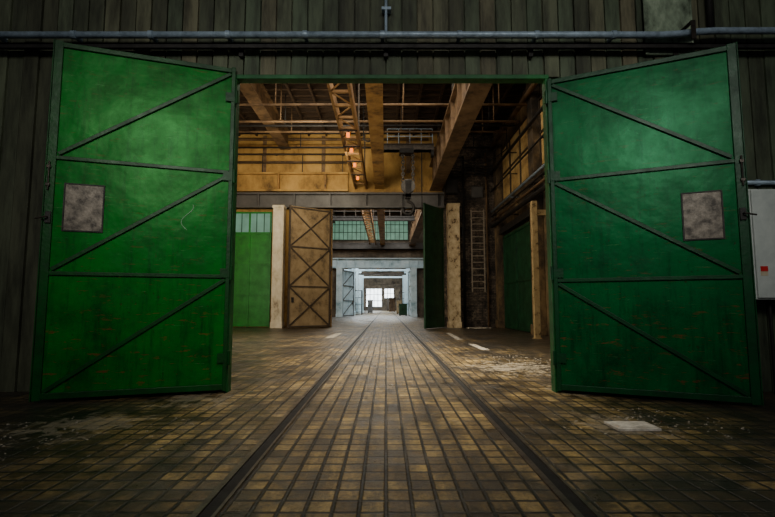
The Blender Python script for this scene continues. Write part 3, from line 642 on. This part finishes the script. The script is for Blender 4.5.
pillar('pale_pillar', 'slim pale pillar at the distant opening on the dark green gate leaf side', 411, 417, 45.1, z0, 'pale', depth=.8)
plain_leaf('distant_gate_leaf', 'pale blue grey gate leaf open in the distant opening, on the brown gate side', (-4.6, 46.6), (-3.6, 49.2), z0-.1, -1, 'pale', 'grey', False)
plain_leaf('distant_gate_leaf', 'pale blue grey gate leaf open in the distant opening, behind the dark green machine cabinet', (2.7, 46.6), (2.55, 49.4), z0-.1, 1, 'pale', 'grey', False)
for i, Y in enumerate((54, 61, 68, 75)):
    for X, side in ((-4.0, 'brown gate'), (3.0, 'dark green gate leaf')):
        root = thing('hall_column', ('nearest', 'second nearest', 'second farthest', 'farthest')[i]+' pale column of the distant row on the '+side+' side', 'column', (X, Y, 0), 0, 'columns of the distant hall')
        MB().box(-.2, -.2, 0, .2, .2, 6.6).build('shaft', 'pale', root, .03); MB().box(-.3, -.3, 0, .3, .3, .4).build('base', 'pale', root, .02)
def cabinet(name, label, x0, x1, y0, h, m, cat, group=None):
    root = thing(name, label, cat, ((x0+x1)/2, y0, 0), 0, group); hw = (x1-x0)/2
    MB().box(-hw, 0, .08, hw, 1.2, h).build('body', m, root, .02)
    MB().box(-hw-.04, -.04, h, hw+.04, 1.24, h+.08).build('top', m, root, .01)
    for k in (-1, 1): d = MB().box(k*.03, -.03, .15, k*(hw-.03), 0, h-.06).build('door', m, root, .01); MB().box(k*.1-.02, -.06, h*.5, k*.1+.02, -.03, h*.5+.18).build('handle', 'black', d)
    for k in (-1, 1): MB().box(k*(hw-.1)-.05, .05, 0, k*(hw-.1)+.05, 1.1, .08).build('foot', 'black', root)
def rack(name, label, x0, x1, y0, h, n):
    root = thing(name, label, 'rack', ((x0+x1)/2, y0, 0)); hw = (x1-x0)/2
    for k in (-1, 1):
        for y in (0, 1.1): MB().box(k*hw-.05, y-.05, 0, k*hw+.05, y+.05, h).build('post', 'steel', root)
    for i in range(n): MB().box(-hw, 0, .3+i*(h-.4)/(n-1), hw, 1.1, .36+i*(h-.4)/(n-1)).build('shelf', 'steel', root)
cabinet('steel_locker', 'small grey locker standing far down the track', -2.9, -2.1, 70, 2.0, 'grey', 'locker')
cabinet('machine_cabinet', 'dark green machine cabinet just inside the distant opening', 1.5, 2.4, 50.6, 1.3, 'dgreen', 'cabinet')
cabinet('tool_cabinet', 'tan tool cabinet in the distant hall behind the dark green machine cabinet', 1.5, 2.2, 62, 1.8, 'rust', 'cabinet')
cabinet('tall_cabinet', 'tall brown cabinet in the far hall beside the bright end window', .6, 1.8, 84, 2.6, 'brown', 'cabinet')
cabinet('tall_cabinet', 'tall dark cabinet in front of the far end wall past the bright window', .2, 1.3, 98, 2.6, 'steel', 'cabinet')
rack('storage_rack', 'dark steel storage rack between the first two pale distant columns', -4.8, -3.2, 58.5, 3.2, 4)
rack('storage_rack', 'dark steel storage rack by the far pale columns opposite the grey locker', 2.2, 3.8, 72.5, 3.4, 4)
root = thing('hall_crane', 'dark overhead crane bridge crossing the second hall', 'crane', (0, 36, 8.1))
MB().box(-5.5, -.2, .005, 2.34, .2, .35).box(-5.5, -.26, .28, 2.34, .26, .35).build('bridge_beam', 'black', root)
rl = MB()
for i in range(9): rl.box(-5.3+i*.93, -.23, .35, -5.26+i*.93, -.19, 1.2)
for z in (.75, 1.15): rl.box(-5.3, -.23, z, 2.2, -.19, z+.04)
rl.build('handrail', 'steel', root)

# ------------------------------------------------------------ lights
def area(name, loc, tgt, sx, sy, e, col):
    l = bpy.data.lights.new(name, 'AREA'); l.shape = 'RECTANGLE'; l.size = sx; l.size_y = sy; l.energy = e; l.color = col
    o = bpy.data.objects.new(name, l); C.objects.link(o); o.location = loc
    o.rotation_euler = (Vector(tgt)-Vector(loc)).to_track_quat('-Z', 'Y').to_euler(); return o
def spot(name, loc, tgt, e, ang, blend, col, r=.4):
    l = bpy.data.lights.new(name, 'SPOT'); l.energy = e; l.spot_size = math.radians(ang); l.spot_blend = blend; l.color = col; l.shadow_soft_size = r
    o = bpy.data.objects.new(name, l); C.objects.link(o); o.location = loc
    o.rotation_euler = (Vector(tgt)-Vector(loc)).to_track_quat('-Z', 'Y').to_euler(); return o
spot('gate_fill_spot', (-1.7, -1.5, 5.2), (-2.6, 5.6, 2.7), 950, 35, 1, (1, .98, .88), 1.1)  # added unseen spot, brightens this leaf towards its hinge side
spot('gate_fill_spot', (1.7, -1.5, 5.2), (2.65, 5.6, 2.6), 920, 35, 1, (1, 1, .92), 1.1)  # same added spot for the bluish green leaf
spot('track_fill_spot', (0, 2.6, 7), (0, 5.4, 0), 1150, 44, 1, (1, .93, .76), .8)  # added unseen spot, lifts the middle of the floor between the rails
area('front_hall_fill', (0, -3, 7), (0, 6, 4.6), 8, 2, 250, (1, .98, .92))  # unseen area light added to brighten the board wall
area('hall_fill', (-.5, 13.5, 10.2), (-.5, 15, 0), 8, 7, 850, (1, .9, .74))  # unseen fill added over the nearest hall
area('wall_wash', (-3.5, 17.5, 7.2), (-4, 23.5, 8), 4, 2, 260, (1, .87, .62))  # unseen fill added to warm the upper ochre wall
area('side_wash', (-8.6, 13, 3.5), (3, 19, 6.5), 5, 5, 720, (1, .91, .74))  # fill added out of view at the side, lights girder undersides
area('under_wash', (0, WB+.3, 5.6), (0, 20, 6), 6, 1.6, 150, (1, .9, .74))  # fill added behind the front wall, lights beams from below
spot('floor_wash', (0, 10.8, 9.8), (0, 10.0, 0), 9000, 58, 1, (1, .9, .69), .8)  # unseen spot added to brighten the tiles inside the doorway
spot('floor_pool_fill', (-4.6, 15, 10), (-4.6, 15, 0), 3600, 52, 1, (1, .87, .58), .6)  # unseen spot added for a warm pool of light on the tiles
area('second_hall_light', (-1, 34, 10.2), (-1, 35, 0), 9, 12, 2600, (1, .96, .88))
area('third_hall_light', (-1, 60, 10.2), (-1, 60, 0), 9, 24, 8000, (.87, .96, 1))
area('far_hall_light', (-1, 92, 9.5), (-1, 96, 0), 9, 18, 7500, (.87, .96, 1))
wd = bpy.data.worlds.new('world'); bpy.context.scene.world = wd; wd.use_nodes = True
wd.node_tree.nodes['Background'].inputs[0].default_value = (.75, .8, .9, 1); wd.node_tree.nodes['Background'].inputs[1].default_value = .042

# ------------------------------------------------------------ camera
cd = bpy.data.cameras.new('camera'); cam = bpy.data.objects.new('camera', cd); C.objects.link(cam)
cam.location = (0, 0, H); cam.rotation_euler = (math.pi/2+TH, 0, 0)
cd.sensor_fit = 'HORIZONTAL'; cd.sensor_width = 36; cd.lens = 36*F_/775
cd.shift_y = (CY-258.5)/775; cd.shift_x = (387.5-CX)/775; cd.clip_end = 300
bpy.context.scene.camera = cam
